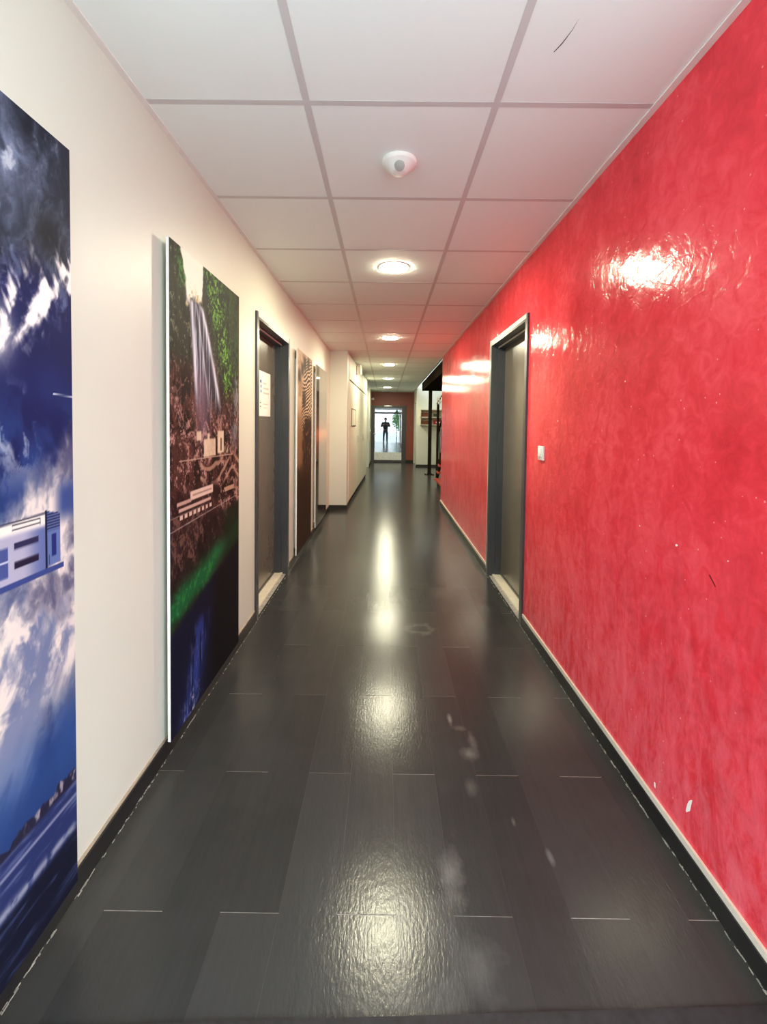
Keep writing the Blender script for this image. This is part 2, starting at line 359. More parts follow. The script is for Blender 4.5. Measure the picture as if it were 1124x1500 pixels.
# baseboards
def flecks(parent, x, sgn, y0, y1, n, seed):
    rr = random.Random(seed); b = MB()
    for _ in range(n):
        y = y0 + (y1 - y0) * rr.random() ** 1.5; l = rr.uniform(.003, .02); w = rr.uniform(.0004, .0022); dx = rr.uniform(0, .005)
        b.box(min(x + sgn * dx, x + sgn * (dx + w)), max(x + sgn * dx, x + sgn * (dx + w)), y, y + l, 0, .0022)
    o = b.build('sealant_flecks', simple('sealant_%d' % seed, (.36, .35, .31), .6, .3, nscale=40, namp=.4), parent); o['kind'] = 'stuff'
def skirting(name, x0, x1, segs, label, hh=.062, cap=None):
    o = struct(MB().box(x0, x1, segs[0][0], segs[0][1], 0, hh).build(name, MT['black']), label)
    for s in segs[1:]: MB().box(x0, x1, s[0], s[1], 0, hh).build('skirting_board', MT['black'], o)
    if cap:
        for s in segs: MB().box(min(cap), max(cap), s[0], s[1], hh, hh + .020).build('cap_strip', MT['framelight'], o)
    return o
bl = skirting('baseboard_left', XL, XL + .012, [(YC, DL[0] - .035), (DL[1] + .035, PIER_Y)], 'black skirting along the cream wall', .068)
br = skirting('baseboard_right', XR - .012, XR, [(YC, DR[0] - .035), (DR[1] + .035, 7.43)], 'black skirting with pale cap strip along the red wall', .062, (XR - .008, XR))
for s in ((YC, DL[0] - .035), (DL[1] + .035, PIER_Y)): MB().box(XL, XL + .006, s[0], s[1], .068, .076).build('cap_strip', simple('tan_cap', (.40, .34, .26), .5, .4, nscale=20), bl)
flecks(bl, XL + .0125, 1, .95, 4.5, 190, 3); flecks(br, XR - .0125, -1, .95, 4.5, 190, 4)
struct(MB().box(XL, -.585, PIER_Y - .012, PIER_Y, 0, .07).box(-.597, -.585, PIER_Y, 7.13, 0, .07).build('baseboard_pier', MT['gap']), 'dark skirting around the cream pier')
struct(MB().box(-.505, -.493, 13.74, YE, 0, .07).build('baseboard_left_far', MT['gap']))
struct(MB().box(.97, 3.0, 14.038, 14.05, 0, .07).build('baseboard_lobby', MT['gap']))
struct(MB().box(EDX1, 1.0, YE - .012, YE, 0, .08).build('baseboard_far', MT['gap']))
# chips in the red plaster
for (y, z, poly) in ((1.413, .965, [(-.006, 0), (-.001, .004), (.006, .002), (.003, -.003), (-.003, -.004)]),
                     (1.315, .190, [(.008, .028), (.013, .031), (.008, .010), (.004, -.010), (-.010, -.026), (-.012, -.022), (-.006, .004), (.000, .018)]),
                     (1.482, .118, [(-.004, .008), (.003, .009), (.003, -.008), (-.003, -.006)]),
                     (2.42, 1.37, [(-.004, .004), (.004, .003), (.003, -.004), (-.003, -.003)]), (1.62, .98, [(-.002, .002), (.002, .002), (.002, -.002), (-.002, -.002)]),
                     (1.75, 1.52, [(-.002, .003), (.002, .002), (.001, -.003)]), (1.2, .98, [(-.002, .002), (.002, .002), (0, -.002)])):
    MB().prism_yz([(y - a, z + c) for a, c in poly], XR - .0012, XR).build('paint_chip', MT['paper'], wr)
MB().prism_yz([(1.268, .918), (1.243, .893), (1.242, .896), (1.266, .921)], XR - .0012, XR).build('scratch', simple('dark_red_scratch', (.16, .005, .008), .5, .3), wr)

# ------------------------------------------------------------------ corridor doors
def door(name, sgn, XW, D, label):
    y0, y1, z1 = D
    e = link(name, None, None, (XW, y0, 0)); struct(e, label)
    def bx(a0, a1, ya, yb, za, zb):                     # a: distance into the wall (negative = proud of it)
        xs = sorted((sgn * a0, sgn * a1)); return (xs[0], xs[1], ya - y0, yb - y0, za, zb)
    lf = MB().box(*bx(.105, .145, y0 + .03, y1 - .03, .012, z1 - .035)).build('leaf', MT['doorgrey'], e)
    MB().box(*bx(.099, .105, y0 + .03, y1 - .03, .0, .03)).build('sill_back', MT['frame'], e)
    for ya, yb in ((y0 - .03, y0), (y1, y1 + .03)): MB().box(*bx(-.014, .0, ya, yb, 0, z1 + .03)).build('casing', MT['frame'], e)
    MB().box(*bx(-.014, .0, y0, y1, z1, z1 + .03)).build('casing', MT['framelight'], e)  # head casing made pale: overhead lamp light put into its colour
    for ya, yb in ((y0, y0 + .018), (y1 - .018, y1)): MB().box(*bx(-.014, .05, ya, yb, 0, z1)).build('jamb', MT['frame'], e)
    for ya, yb in ((y0, y0 + .032), (y1 - .032, y1)): MB().box(*bx(.05, .15, ya, yb, 0, z1)).build('jamb_stop', MT['frame'], e)
    MB().box(*bx(-.014, .05, y0 + .018, y1 - .018, z1 - .018, z1)).build('head', MT['frame'], e)
    MB().box(*bx(.05, .15, y0 + .032, y1 - .032, z1 - .036, z1)).build('head_stop', MT['frame'], e)
    MB().box(*bx(.046, .050, y0 + .018, y1 - .018, z1 - .038, z1 - .026)).build('seal_strip', MT['framelight'], e)
    MB().box(*bx(-.016, -.004, y1 + .028, y1 + .034, .05, z1 + .034)).build('edge_line', MT['framelight'], e)
    MB().box(*bx(.03, .104, y0 + .02, y1 - .02, 0, .014)).build('sill', MT['sill'], e)
    kx = sgn * .105
    k = MB().tube([(kx, .12, 1.04), (kx - sgn * .035, .12, 1.04)], .009).tube([(kx - sgn * .033, .12, 1.04), (kx - sgn * .033, .165, 1.04)], .008)
    k.build('handle', MT['alu'], lf, True)
    MB().box(XW - WT - .05 - XW if sgn < 0 else .15, XW - .15 - XW if sgn < 0 else WT + .05, -.05, y1 - y0 + .05, -.02, z1 + .05).build('backing', MT['gap'], e)
    return e
d1 = door('door_1', -1, XL, DL, 'grey flush door in a slate frame in the cream wall')
d2 = door('door_2', 1, XR, DR, 'grey flush door in a slate frame in the red wall')
# notice on the left door
sg = thing('door_notice', (XL - .105, 3.19, 1.392), 'white paper notice with blue squares stuck on the grey door', 'sign')
MB().box(0, .0015, 0, .545, 0, .352).build('sheet', MT['paper'], sg)
def ink(y0, y1, z0, z1, m, n): MB().box(.0015, .0021, y0, y1, z0, z1).build(n, MT[m], sg)
for r, zc in enumerate((.270, .232, .194)):
    for c in (0, 1):
        y = .19 + c * .062
        if r == 0 and c == 1: ink(y - .012, y + .024, zc - .012, zc + .012, 'ink_blue', 'logo_square')
        else: ink(y, y + .024, zc - .011, zc + .011, 'ink_blue', 'logo_square')
    l = (.09, .135, .165)[r]; y = .325
    while y < .325 + l:
        w = R.uniform(.014, .026); ink(y, y + w, zc - .009 - .008, zc + .006 - .008, 'ink_grey', 'letter'); y += w + .006
for zc, l in ((.105, .13), (.075, .085)):
    sgn = 1
    MB().prism_yz([(.225, zc), (.262, zc + .006), (.262, zc - .006)] if zc > .09 else [(.275, zc), (.238, zc + .006), (.238, zc - .006)], .0015, .0021).build('arrow', MT['ink_black'], sg)
    y = .325
    while y < .325 + l: w = R.uniform(.010, .018); ink(y, y + w, zc - .004 - .008, zc + .003 - .008, 'ink_grey', 'letter'); y += w + .004

# ------------------------------------------------------------------ ceiling lamps and sensor
LY = [3.20, 5.79, 8.38, 10.93, 13.55]
places = ['nearest the motion sensor', 'between the pier and the first lamp', 'over the closet doors', 'beside the stair lobby', 'before the end wall']
labs = ['round warm ceiling downlight, first one past the motion sensor', 'round warm ceiling downlight just before the cream pier', 'round warm ceiling downlight opposite the near closet doors',
        'round warm ceiling downlight near the steel post of the stair', 'round warm ceiling downlight closest to the red-brown end wall']
def lamp(y, label, z=H - .003):
    e = thing('ceiling_lamp', (.045, y, z), label, 'ceiling lamp', 'downlights along the corridor ceiling')
    MB().lathe([(.112, .003), (.112, .0015), (.108, -.0005), (.1012, -.0005)], (0, 0, 0), 48).build('trim_ring', MT['white'], e, True)
    MB().lathe([(.101, .002), (.101, -.001), (.098, -.004), (.06, -.007), (0.0, -.008)], (0, 0, 0), 48).build('diffuser', MT['lamp'], e, True)
for y, l in zip(LY, labs): lamp(y, l)
sn = thing('motion_sensor', (.045, 1.925, H), 'white dome motion sensor with a grey lens on the ceiling tile', 'motion sensor')
MB().lathe([(.074, 0), (.075, -.008), (.072, -.016), (.060, -.024), (.047, -.034), (.036, -.046), (.026, -.052), (0, -.054)], (0, 0, 0), 48).build('housing', MT['white'], sn, True)
ln_ = MB().lathe([(.0215, .004), (.0205, -.0035), (.012, -.006), (0, -.007)], (0, 0, 0), 32).build('lens', MT['greysoft'], sn, True)
ln_.location = (0, -.0425, -.0415); ln_.rotation_euler = (math.radians(-47), 0, 0)
# light switch on the red wall
sw = thing('light_switch', (XR, 2.648, 1.180), 'white rocker light switch on the red wall beside the grey door', 'light switch')
MB().bbox(-.013, 0, -.042, .042, -.042, .042, .004).build('plate', MT['white'], sw, True)
MB().bbox(-.019, -.012, -.026, .026, -.022, .032, .003).build('rocker', MT['paper'], sw, True)
MB().box(-.0136, -.013, .0, .026, -.035, -.029).build('marking', MT['greysoft'], sw)

# ------------------------------------------------------------------ printed photo panels
def hashn(ix, iy, seed):
    n = (ix.astype(np.int64) * 374761393 + iy.astype(np.int64) * 668265263 + seed * 1442695041) & 0x7fffffff
    n = ((n ^ (n >> 13)) * 1274126177) & 0x7fffffff; n = n ^ (n >> 16)
    return (n & 0xffff) / 65535.0
def vnoise(x, y, seed):
    ix, iy = np.floor(x), np.floor(y); fx, fy = x - ix, y - iy; fx = fx * fx * (3 - 2 * fx); fy = fy * fy * (3 - 2 * fy)
    a, b, c, d = hashn(ix, iy, seed), hashn(ix + 1, iy, seed), hashn(ix, iy + 1, seed), hashn(ix + 1, iy + 1, seed)
    return (a * (1 - fx) + b * fx) * (1 - fy) + (c * (1 - fx) + d * fx) * fy
def fbm(x, y, seed, o=5, g=.5):
    s = 0; a = 1; n = 0
    for k in range(o): s = s + a * vnoise(x * 2 ** k + k * 17.3, y * 2 ** k + k * 9.1, seed + k); n += a; a *= g
    return s / n
def ss(a, b, x): t = np.clip((x - a) / (b - a), 0, 1); return t * t * (3 - 2 * t)
def lerp(A, B, f): f = np.clip(f, 0, 1)[..., None]; return A * (1 - f) + np.asarray(B, float) * f
def rect(u, v, u0, u1, v0, v1, e=.002): return ss(u0 - e, u0 + e, u) * (1 - ss(u1 - e, u1 + e, u)) * ss(v0 - e, v0 + e, v) * (1 - ss(v1 - e, v1 + e, v))
AR = 2.44                                            # panel height / width
def paint_sky(s, t):
    y = t * AR; C = np.zeros(s.shape + (3,)); C[:] = (26, 29, 42)
    wx = s + .12 * (fbm(s * 5, y * 5, 11) - .5); wy = y + .12 * (fbm(s * 5, y * 5, 21) - .5)
    n1 = fbm(wx * 7, wy * 5, 1, 6, .55); n2 = fbm(wx * 22, wy * 16, 2, 5, .6); st = fbm((s * .9 + y * .5) * 9, (y * .85 - s * .5) * 2.2, 5, 5, .55)
    curl = fbm(wx * 13 + 1.6 * n1, wy * 8 + 1.6 * n2, 71, 5, .6)
    storm = ss(.44, .72, .45 * n1 + .55 * curl + .12 * (.86 - s)); up = 1 - ss(.13, .22, t)
    C = lerp(C, (70, 78, 100), up * ss(.30, .5, n1) * .6); C = lerp(C, (138, 150, 182), storm * up * .85); C = lerp(C, (186, 192, 208), ss(.60, .78, curl) * up * storm)
    C = lerp(C, (36, 39, 46), np.exp(-(((s - .90) / .07) ** 2 + ((t - .125) / .03) ** 2)) * .95); C = lerp(C, (34, 37, 46), np.exp(-(((s - .985) / .05) ** 2 + ((t - .06) / .08) ** 2)) * .6)
    blue = ss(.15, .21, t + .05 * (n1 - .5)); C = lerp(C, (24, 30, 84), blue)
    C = lerp(C, (52, 84, 150), ss(.27, .40, t) * .6 * ss(.35, .6, n1 + .25 * (.85 - s)))
    C = lerp(C, (140, 150, 190), blue * (1 - ss(.20, .25, t)) * ss(.50, .70, curl) * .7)
    # flame-like cirrus
    fz = fbm((s * .8 - y * .35) * 26, (y * .9 + s * .3) * 5, 61, 5, .6); ln = .262 - .34 * (s - .75)
    fl = np.clip(1 - np.abs(t - (ln - .06 * (fz - .45))) / (.028 + .055 * ss(.4, .75, fz)), 0, 1) * ss(.22, .5, st + .35 * (n2 - .3)); C = lerp(C, (236, 226, 222), ss(.05, .6, fl))
    C = lerp(C, (228, 220, 220), np.exp(-(((s - .72) / .05) ** 2 + ((t - .262) / .03) ** 2)) * .9)
    C = lerp(C, (30, 44, 104), np.exp(-(((s - .905) / .075) ** 2 + ((t - .315) / .03) ** 2)) * .9)
    C = lerp(C, (180, 186, 206), ss(.55, .72, curl) * ss(.30, .36, t) * (1 - ss(.38, .46, t)) * (1 - ss(.80, .9, s)) * .8)
    # big diagonal cloud mass
    m = ss(.0, .055, t - (.455 - .38 * (s - .72)) + .06 * (n2 - .5)) * (1 - ss(.68, .80, t + .16 * (s - .85) + .08 * (st - .5)))
    C = lerp(C, (220, 206, 200), m * (.35 + .75 * ss(.36, .58, n1 * .4 + st * .3 + curl * .3)))
    C = lerp(C, (58, 78, 142), ss(.42, .455, t) * (1 - ss(.47, .50, t)) * ss(.90, .96, s) * .95)
    C = lerp(C, (104, 116, 160), m * ss(.50, .66, st * .6 + curl * .4) * ss(.54, .60, t) * .85)
    low = ss(.68, .82, t + .10 * (s - .85)); C = lerp(C, (52, 86, 148), low * .8); C = lerp(C, (178, 188, 214), low * ss(.52, .70, st) * (1 - ss(.74, .83, t)) * .8)
    C = lerp(C, (40, 62, 118), ss(.78, .85, t) * .6)
    # sketched building
    B = C.copy(); bt = .473 + .012 * (.876 - s); bb = .543
    f1 = (s < .876) * (s > .3); front = ss(0, .0012, t - bt) * (1 - ss(bb - .001, bb + .001, t)) * f1
    colf = np.zeros_like(C); colf[:] = (176, 172, 196); colf = lerp(colf, (226, 216, 208), 1 - ss(.484, .492, t)); colf = lerp(colf, (88, 104, 168), ss(.79, .87, s) * ss(.486, .494, t) * .8)
    C = lerp(C, 0, 0 * s) * (1 - front[..., None]) + colf * front[..., None]
    side = (s >= .876) * (s < .938) * ss(0, .001, t - (.470 + .10 * (s - .876))) * (1 - ss(.540, .542, t)); colS = np.zeros_like(C); colS[:] = (104, 122, 178)
    C = C * (1 - side[..., None]) + colS * side[..., None]
    band = side * (1 - ss(.4955, .498, t)); C = lerp(C, (26, 28, 66), band * (.55 + .45 * np.sign(np.sin(t * 1750 + s * 25))))
    for (a, b_, c, d, q) in ((.762, .850, .4985, .506, (46, 44, 82)), (.762, .850, .5205, .5285, (36, 28, 56)), (.902, .922, .502, .530, (40, 48, 120)), (.3, .742, .501, .535, (76, 88, 150)),
                             (.876, .8845, .470, .543, (24, 26, 60)), (.890, .893, .527, .540, (40, 44, 100))): C = lerp(C, q, rect(s, t, a, b_, c, d, .0008))
    C = lerp(C, (200, 205, 225), rect(s, t, .3, .742, .5165, .5172, .0003)); C = lerp(C, (26, 30, 66), f1 * np.exp(-((t - bt) / .0011) ** 2))
    for tv in (.4775, .4803, .4832, .4858): C = lerp(C, (46, 42, 70), rect(s, t, .757, .857, tv - .0004, tv + .0004, .0003))
    for sv in (.757, .857): C = lerp(C, (46, 42, 70), rect(s, t, sv - .001, sv + .001, .4775, .486, .0004))
    C = lerp(C, (62, 76, 140), ss(.543, .5435, t) * (1 - ss(.5495, .5505, t)) * (s < .952))
    # thin scratch
    C = lerp(C, (200, 205, 220), np.exp(-((t - (.3245 + .02 * (s - .95))) / .0008) ** 2) * (s > .915))
    # horizon and fields
    tree = .849 - .022 * fbm(s * 26, s * 0 + 2, 31, 4, .7) * (s < .995); g = ss(0, .002, t - tree); C = lerp(C, (40, 38, 62), g); C = lerp(C, (190, 180, 190), g * (1 - ss(.846, .853, t)) * ss(.45, .65, fbm(s * 60, y * 30, 33)) * .8)
    fld = ss(.851, .857, t); C = lerp(C, (44, 54, 104), fld); C = lerp(C, (170, 172, 200), fld * np.exp(-((t - .874) / .0022) ** 2) * .8)
    gr = fbm(s * 8, y * 60, 41, 4, .6); C = lerp(C, (110, 122, 166), fld * ss(.45, .75, gr) * (1 - ss(.91, .925, t)) * .7)
    C = lerp(C, (176, 176, 190), fld * np.exp(-((t - .916 - .004 * (n2 - .5)) / .006) ** 2) * ss(.35, .6, fbm(s * 40, y * 40, 42)) * .75)
    dk = ss(.918, .93, t); C = lerp(C, (22, 24, 44), dk); C = lerp(C, (60, 72, 112), dk * ss(.52, .75, gr) * .7); return C
def paint_falls(s, t):
    y = t * AR; C = np.zeros(s.shape + (3,)); C[:] = (40, 40, 32)
    n1 = fbm(s * 10, y * 8, 101, 6, .6); n2 = fbm(s * 40, y * 32, 102, 4, .7); vs = fbm(s * 46, y * 7, 103, 5, .65); ed = fbm(s * 7, y * 7, 104, 5, .55) - .5
    hf = fbm(s * 75 + 3 * n1, y * 60 + 3 * n1, 105, 3, .7); cr = .72 * fbm(s * 15 + 4 * n1, y * 11 + 4 * n1, 106, 5, .62) + .28 * hf
    C = lerp(C, (14, 16, 14), ss(.50, .62, vs)); C = lerp(C, (112, 110, 92), ss(.55, .68, cr) * .85); C = lerp(C, (158, 160, 140), ss(.64, .74, hf) * ss(.5, .6, n2) * .6)
    lg = np.exp(-(((s - .13 - .2 * ed) / .065) ** 2 + ((t - .045) / .034) ** 2)); C = lerp(C, (64, 128, 44), lg * ss(.42, .56, hf) * 1.5); C = lerp(C, (34, 60, 26), lg * (1 - ss(.40, .5, hf)))
    # foliage on the right bank
    fo = ss(.0, .05, s - (.40 + 1.25 * np.maximum(t - .03, 0) + .12 * ed)) * (1 - ss(.30, .38, t - .12 * (s - .6))); C = lerp(C, (30, 46, 20), fo)
    C = lerp(C, (82, 140, 44), fo * ss(.46, .60, .5 * hf + .5 * n2) * (.30 + .9 * np.exp(-(((s - .52 - 1.0 * t) / .14) ** 2)))); C = lerp(C, (136, 196, 78), fo * ss(.58, .70, hf) * np.exp(-(((s - .52 - 1.0 * t) / .10) ** 2)))
    C = lerp(C, (14, 20, 13), fo * ss(.52, .64, fbm(s * 28, y * 24, 109, 4, .7)) * .9)
    # sky wedge
    sk = ss(-.012, .012, s - (.135 + .55 * t + .10 * ed)) * ss(-.012, .012, (.425 - .75 * t + .16 * ed) - s) * (1 - ss(.085, .10, t + .07 * ed)); C = lerp(C, (255, 250, 234), sk)
    C = lerp(C, (196, 186, 120), sk * ss(.055, .085, t) * ss(.55, .7, n2))
    # maroon rock below
    mr = ss(.20, .27, t + .05 * ed - .05 * (s > .6)) * (1 - ss(.56, .62, t)); C = lerp(C, (84, 46, 42), mr * .9); C = lerp(C, (34, 15, 15), mr * ss(.46, .56, fbm(s * 16 + 3, y * 9 + 2 * n1, 111, 5, .65)))
    rid = 1 - np.abs(fbm(s * 13 + .8 * n1, y * 10 + 1.2 * n1, 112, 4, .55) - .5) * 2
    C = lerp(C, (180, 134, 126), mr * ss(.54, .66, cr + .10 * (vs - .5)) * (.35 + .75 * ss(.25, .42, t))); C = lerp(C, (24, 10, 10), mr * (1 - ss(.36, .45, cr)) * .8)
    C = lerp(C, (214, 172, 164), mr * ss(.68, .78, hf) * .6)
    # rock column at right
    wc = np.exp(-((s - .93 + .35 * (t - .36) + .12 * ed) / .075) ** 2) * ss(.19, .25, t) * (1 - ss(.41, .45, t)); C = lerp(C, (132, 126, 132), wc * ss(.35, .6, n2)); C = lerp(C, (46, 42, 50), wc * ss(.55, .7, vs) * .7)
    # the waterfall: two bright strands with darker rock between
    x0 = .22 + .32 * np.maximum(t - .09, 0); x1 = .36 + .95 * np.maximum(t - .09, 0) ** .8
    fall = ss(.088, .10, t) * (1 - ss(.26, .36, t)); inn = ss(-.01, .02, s - x0) * (1 - ss(-.02, .01, s - x1)); strand = fbm(s * 70, y * 3.5, 121, 3, .6)
    C = lerp(C, (58, 56, 76), inn * fall * .85); C = lerp(C, (196, 200, 222), inn * fall * ss(.50, .66, strand) * .8)
    for xc, wd, am in ((x0 + .02, .022, 1), (x1 - .01, .026, 1), ((x0 + x1) / 2, .012, .7)): C = lerp(C, (224, 228, 244), np.exp(-((s - xc) / wd) ** 2) * fall * am * (.6 + .6 * strand))
    mist = np.exp(-((s - .36 - .3 * (t - .25)) / .09) ** 2) * ss(.22, .28, t) * (1 - ss(.36, .44, t)); C = lerp(C, (168, 136, 160), mist * .55)
    # pale rectangles, line, long sign, window rows (a collaged platform)
    for (a, b_, c, d) in ((.301, .364, .378, .400), (.401, .573, .397, .440), (.605, .709, .379, .436), (.45, .48, .384, .40)): C = lerp(C, (222, 198, 172), rect(s, t, a, b_, c, d, .003) * (.8 + .3 * n1))
    C = lerp(C, (60, 34, 28), rect(s, t, .65, .675, .398, .43, .003) * .7); C = lerp(C, (226, 200, 170), rect(s, t, .70, .80, .415, .440, .01) * ss(.4, .6, n2) * .8)
    C = lerp(C, (200, 170, 150), np.exp(-((t - .4385 - .007 * s) / .0012) ** 2) * (s > .1) * (s < .88))
    wav = np.abs(np.sin((y * 34 + 5.0 * fbm(s * 5, y * 4, 131, 3)) + 2.5 * np.sin(s * 9))); C = lerp(C, (192, 152, 130), mr * ss(.44, .46, t) * (1 - ss(.50, .53, t)) * ss(.80, .97, wav) * (s > .35) * .8)
    C = lerp(C, (44, 22, 22), rect(s, t, .0, .60, .50, .60, .02) * .55)
    for (a, b_, c, d, q) in ((.223, .530, .509, .529, (220, 190, 176)), (.07, .235, .524, .532, (196, 158, 146)), (.09, .50, .538, .5455, (206, 170, 158)), (.0, .40, .551, .553, (150, 116, 106)), (.72, .90, .529, .541, (190, 150, 126))): C = lerp(C, q, rect(s, t, a, b_, c, d, .0015))
    C = lerp(C, (168, 138, 130), rect(s, t, .25, .51, .517, .521, .001))
    C = lerp(C, (214, 186, 172), rect(s, t, .09, .52, .553, .562, .001) * (np.sin(s * 118) > -.25)); C = lerp(C, (170, 150, 150), np.exp(-((t - .579 + .016 * s) / .0011) ** 2) * (s < .95))
    # dark lower rocks
    lo = ss(.575, .60, t); C = lerp(C, (42, 26, 26), lo); C = lerp(C, (116, 82, 74), lo * ss(.54, .66, cr) * (1 - ss(.64, .72, t)) * .8); C = lerp(C, (20, 12, 12), lo * (1 - ss(.38, .46, cr)) * .8)
    C = lerp(C, (20, 34, 18), lo * ss(.62, .85, s) * .9)
    gb = np.exp(-((t - (.745 - .085 * s + .02 * ed)) / .033) ** 2); C = lerp(C, (28, 92, 52), gb * 1.15 * (1 - .7 * ss(.55, .8, s)) * (.6 + .7 * n1)); C = lerp(C, (52, 140, 66), gb * ss(.5, .7, n2) * .7 * (1 - ss(.45, .7, s)))
    dn = ss(.775, .80, t + .085 * s + .02 * ed); C = lerp(C, (18, 20, 42), dn); C = lerp(C, (12, 12, 18), dn * ss(.42, .62, s + .25 * (t - .85)))
    bf = np.exp(-((s - (.36 - .95 * (t - .83)) + .10 * ed) / (.085 + .02 * n1)) ** 2) * ss(.79, .83, t); C = lerp(C, (44, 58, 128), bf * ss(.25, .6, fbm(s * 40, y * 6, 141)) * 1.1); C = lerp(C, (116, 126, 184), bf * ss(.56, .75, fbm(s * 60, y * 12, 142, 5, .65)) * .9)
    C = lerp(C, (170, 174, 200), bf * ss(.93, .98, t) * ss(.5, .7, n2)); return C
def paint_ripples(s, t):
    y = t * AR; C = np.zeros(s.shape + (3,)); C[:] = (214, 192, 160)
    n1 = fbm(s * 6, y * 6, 201, 5); n2 = fbm(s * 20, y * 16, 202, 5, .6)
    C = lerp(C, (150, 112, 80), ss(.45, .7, n1) * .5); C = lerp(C, (146, 104, 66), ss(.22, .42, t) * (1 - ss(.45, .6, s)) * .8); C = lerp(C, (116, 84, 54), ss(.34, .46, t))
    reg = ss(.0, .12, s - (.42 - .9 * np.clip(t - .03, 0, .4) + .5 * np.clip(t - .16, 0, .3)) + .2 * (n1 - .5)) * (1 - ss(.34, .44, t)) * ss(.01, .03, t)
    ph = (y * 140 + s * 36 + 14 * fbm(s * 4, y * 5, 203, 3)); w = np.sin(ph); C = lerp(C, (58, 42, 30), reg * ss(-.25, .25, w)); C = lerp(C, (234, 214, 180), reg * ss(.35, .8, -w) * .8)
    for cx, cy, r in ((.45, .048, .09), (.30, .085, .085), (.12, .125, .08), (.42, .235, .11), (.72, .035, .08)): C = lerp(C, (70, 54, 42), np.exp(-(((s - cx) / r) ** 4 + ((t - cy) * AR / (r * .95)) ** 4)))
    mid = ss(.30, .36, t) * (1 - ss(.58, .66, t)); C = lerp(C, (40, 24, 16), mid * ss(.36, .52, s + .5 * (n1 - .5)) * .9); C = lerp(C, (176, 132, 88), mid * ss(.6, .78, n2) * .8); C = lerp(C, (150, 120, 92), mid * (1 - ss(.2, .35, s)) * .6)
    lo = ss(.54, .62, t + .08 * (n1 - .5)); C = lerp(C, (46, 30, 16), lo); C = lerp(C, (92, 62, 40), lo * (1 - ss(.62, .70, t)) * ss(.55, .75, n2)); C = lerp(C, (58, 48, 40), ss(.7, 1, t) * .5); return C
def paint_glow(s, t):
    y = t * AR; C = np.zeros(s.shape + (3,)); C[:] = (40, 26, 18)
    n1 = fbm(s * 7, y * 5, 301, 5); C = lerp(C, (112, 104, 94), (1 - ss(.12, .2, t)) * .9); C = lerp(C, (150, 66, 34), np.exp(-((t - .43) / .10) ** 2) * .95); C = lerp(C, (226, 130, 78), np.exp(-((t - .43) / .035) ** 2) * (.5 + .8 * n1))
    C = lerp(C, (30, 20, 14), ss(.55, .72, t)); C = lerp(C, (54, 40, 28), ss(.75, 1, t) * .7); return C
def s2l(C): c = np.clip(C / 255.0, 0, 1); return np.where(c <= .04045, c / 12.92, ((c + .055) / 1.055) ** 2.4)
PZ0, PZ1, PO = .075, 2.045, .035
def panel(name, y0, y1, painter, scols, rows, label, mat, gain=1.0):
    e = thing(name, (XL, y0, PZ0), label, 'picture', 'tall printed photo panels on the cream wall')
    w, h = y1 - y0, PZ1 - PZ0
    MB().box(PO - .012, PO - .0006, 0, w, 0, h).build('board', MT['edge'], e)
    b = MB(); g = .05
    for (ya, yb, za, zb) in ((g, w - g, h - .12, h - .09), (g, w - g, .06, .09), (g, g + .03, .09, h - .12), (w - g - .03, w - g, .09, h - .12)): b.box(0, PO - .012, ya, yb, za, zb)
    b.build('hanging_frame', MT['alu'], e)
    S = np.array(scols); T = np.linspace(0, 1, rows); nS, nT = len(S), len(T); ss_, tt = np.meshgrid(S, T)
    lin = s2l(painter(ss_, tt)); lm = lin.mean(-1, keepdims=True); lin = lin * (gain + (1 - gain) * ss(.25, .8, lm))
    verts = np.zeros((nT * nS, 3)); verts[:, 0] = PO; verts[:, 1] = (ss_ * w).ravel(); verts[:, 2] = ((1 - tt) * h).ravel()
    idx = np.arange(nT * nS).reshape(nT, nS); q = np.stack([idx[1:, :-1], idx[1:, 1:], idx[:-1, 1:], idx[:-1, :-1]], -1).reshape(-1, 4)
    m = bpy.data.meshes.new('print'); m.vertices.add(len(verts)); m.vertices.foreach_set('co', verts.ravel()); m.loops.add(q.size); m.loops.foreach_set('vertex_index', q.ravel())
    m.polygons.add(len(q)); m.polygons.foreach_set('loop_start', np.arange(0, q.size, 4)); m.polygons.foreach_set('loop_total', np.full(len(q), 4)); m.update(calc_edges=True)
    ca = m.color_attributes.new('print', 'FLOAT_COLOR', 'POINT'); buf = np.ones((nT * nS, 4), np.float32); buf[:, :3] = lin.reshape(-1, 3); ca.data.foreach_set('color', buf.ravel())
    m.materials.append(mat); link('print', m, e); return e
pm = print_mat('photo_print', .6); pg = print_mat('photo_print_gloss', .05, 1.0)
panel('photo_panel', .372, 1.177, paint_sky, list(np.linspace(0, .68, 14)) + list(np.linspace(.69, 1, 110)), 560, 'tall printed panel of storm clouds and a sketched building over fields', pm, .72)
panel('photo_panel', 1.708, 2.516, paint_falls, list(np.linspace(0, 1, 190)), 680, 'tall printed panel of a waterfall above a train and green pool', pm, .82)
panel('photo_panel', 4.185, 4.995, paint_ripples, list(np.linspace(0, 1, 90)), 300, 'tall printed panel of cream and brown ripples just past the grey door', pm, .85)
panel('photo_panel', 5.319, 6.19, paint_glow, list(np.linspace(0, 1, 40)), 120, 'tall glossy dark panel with an orange glow next to the pier', pg).rotation_euler = (0, 0, -.012)

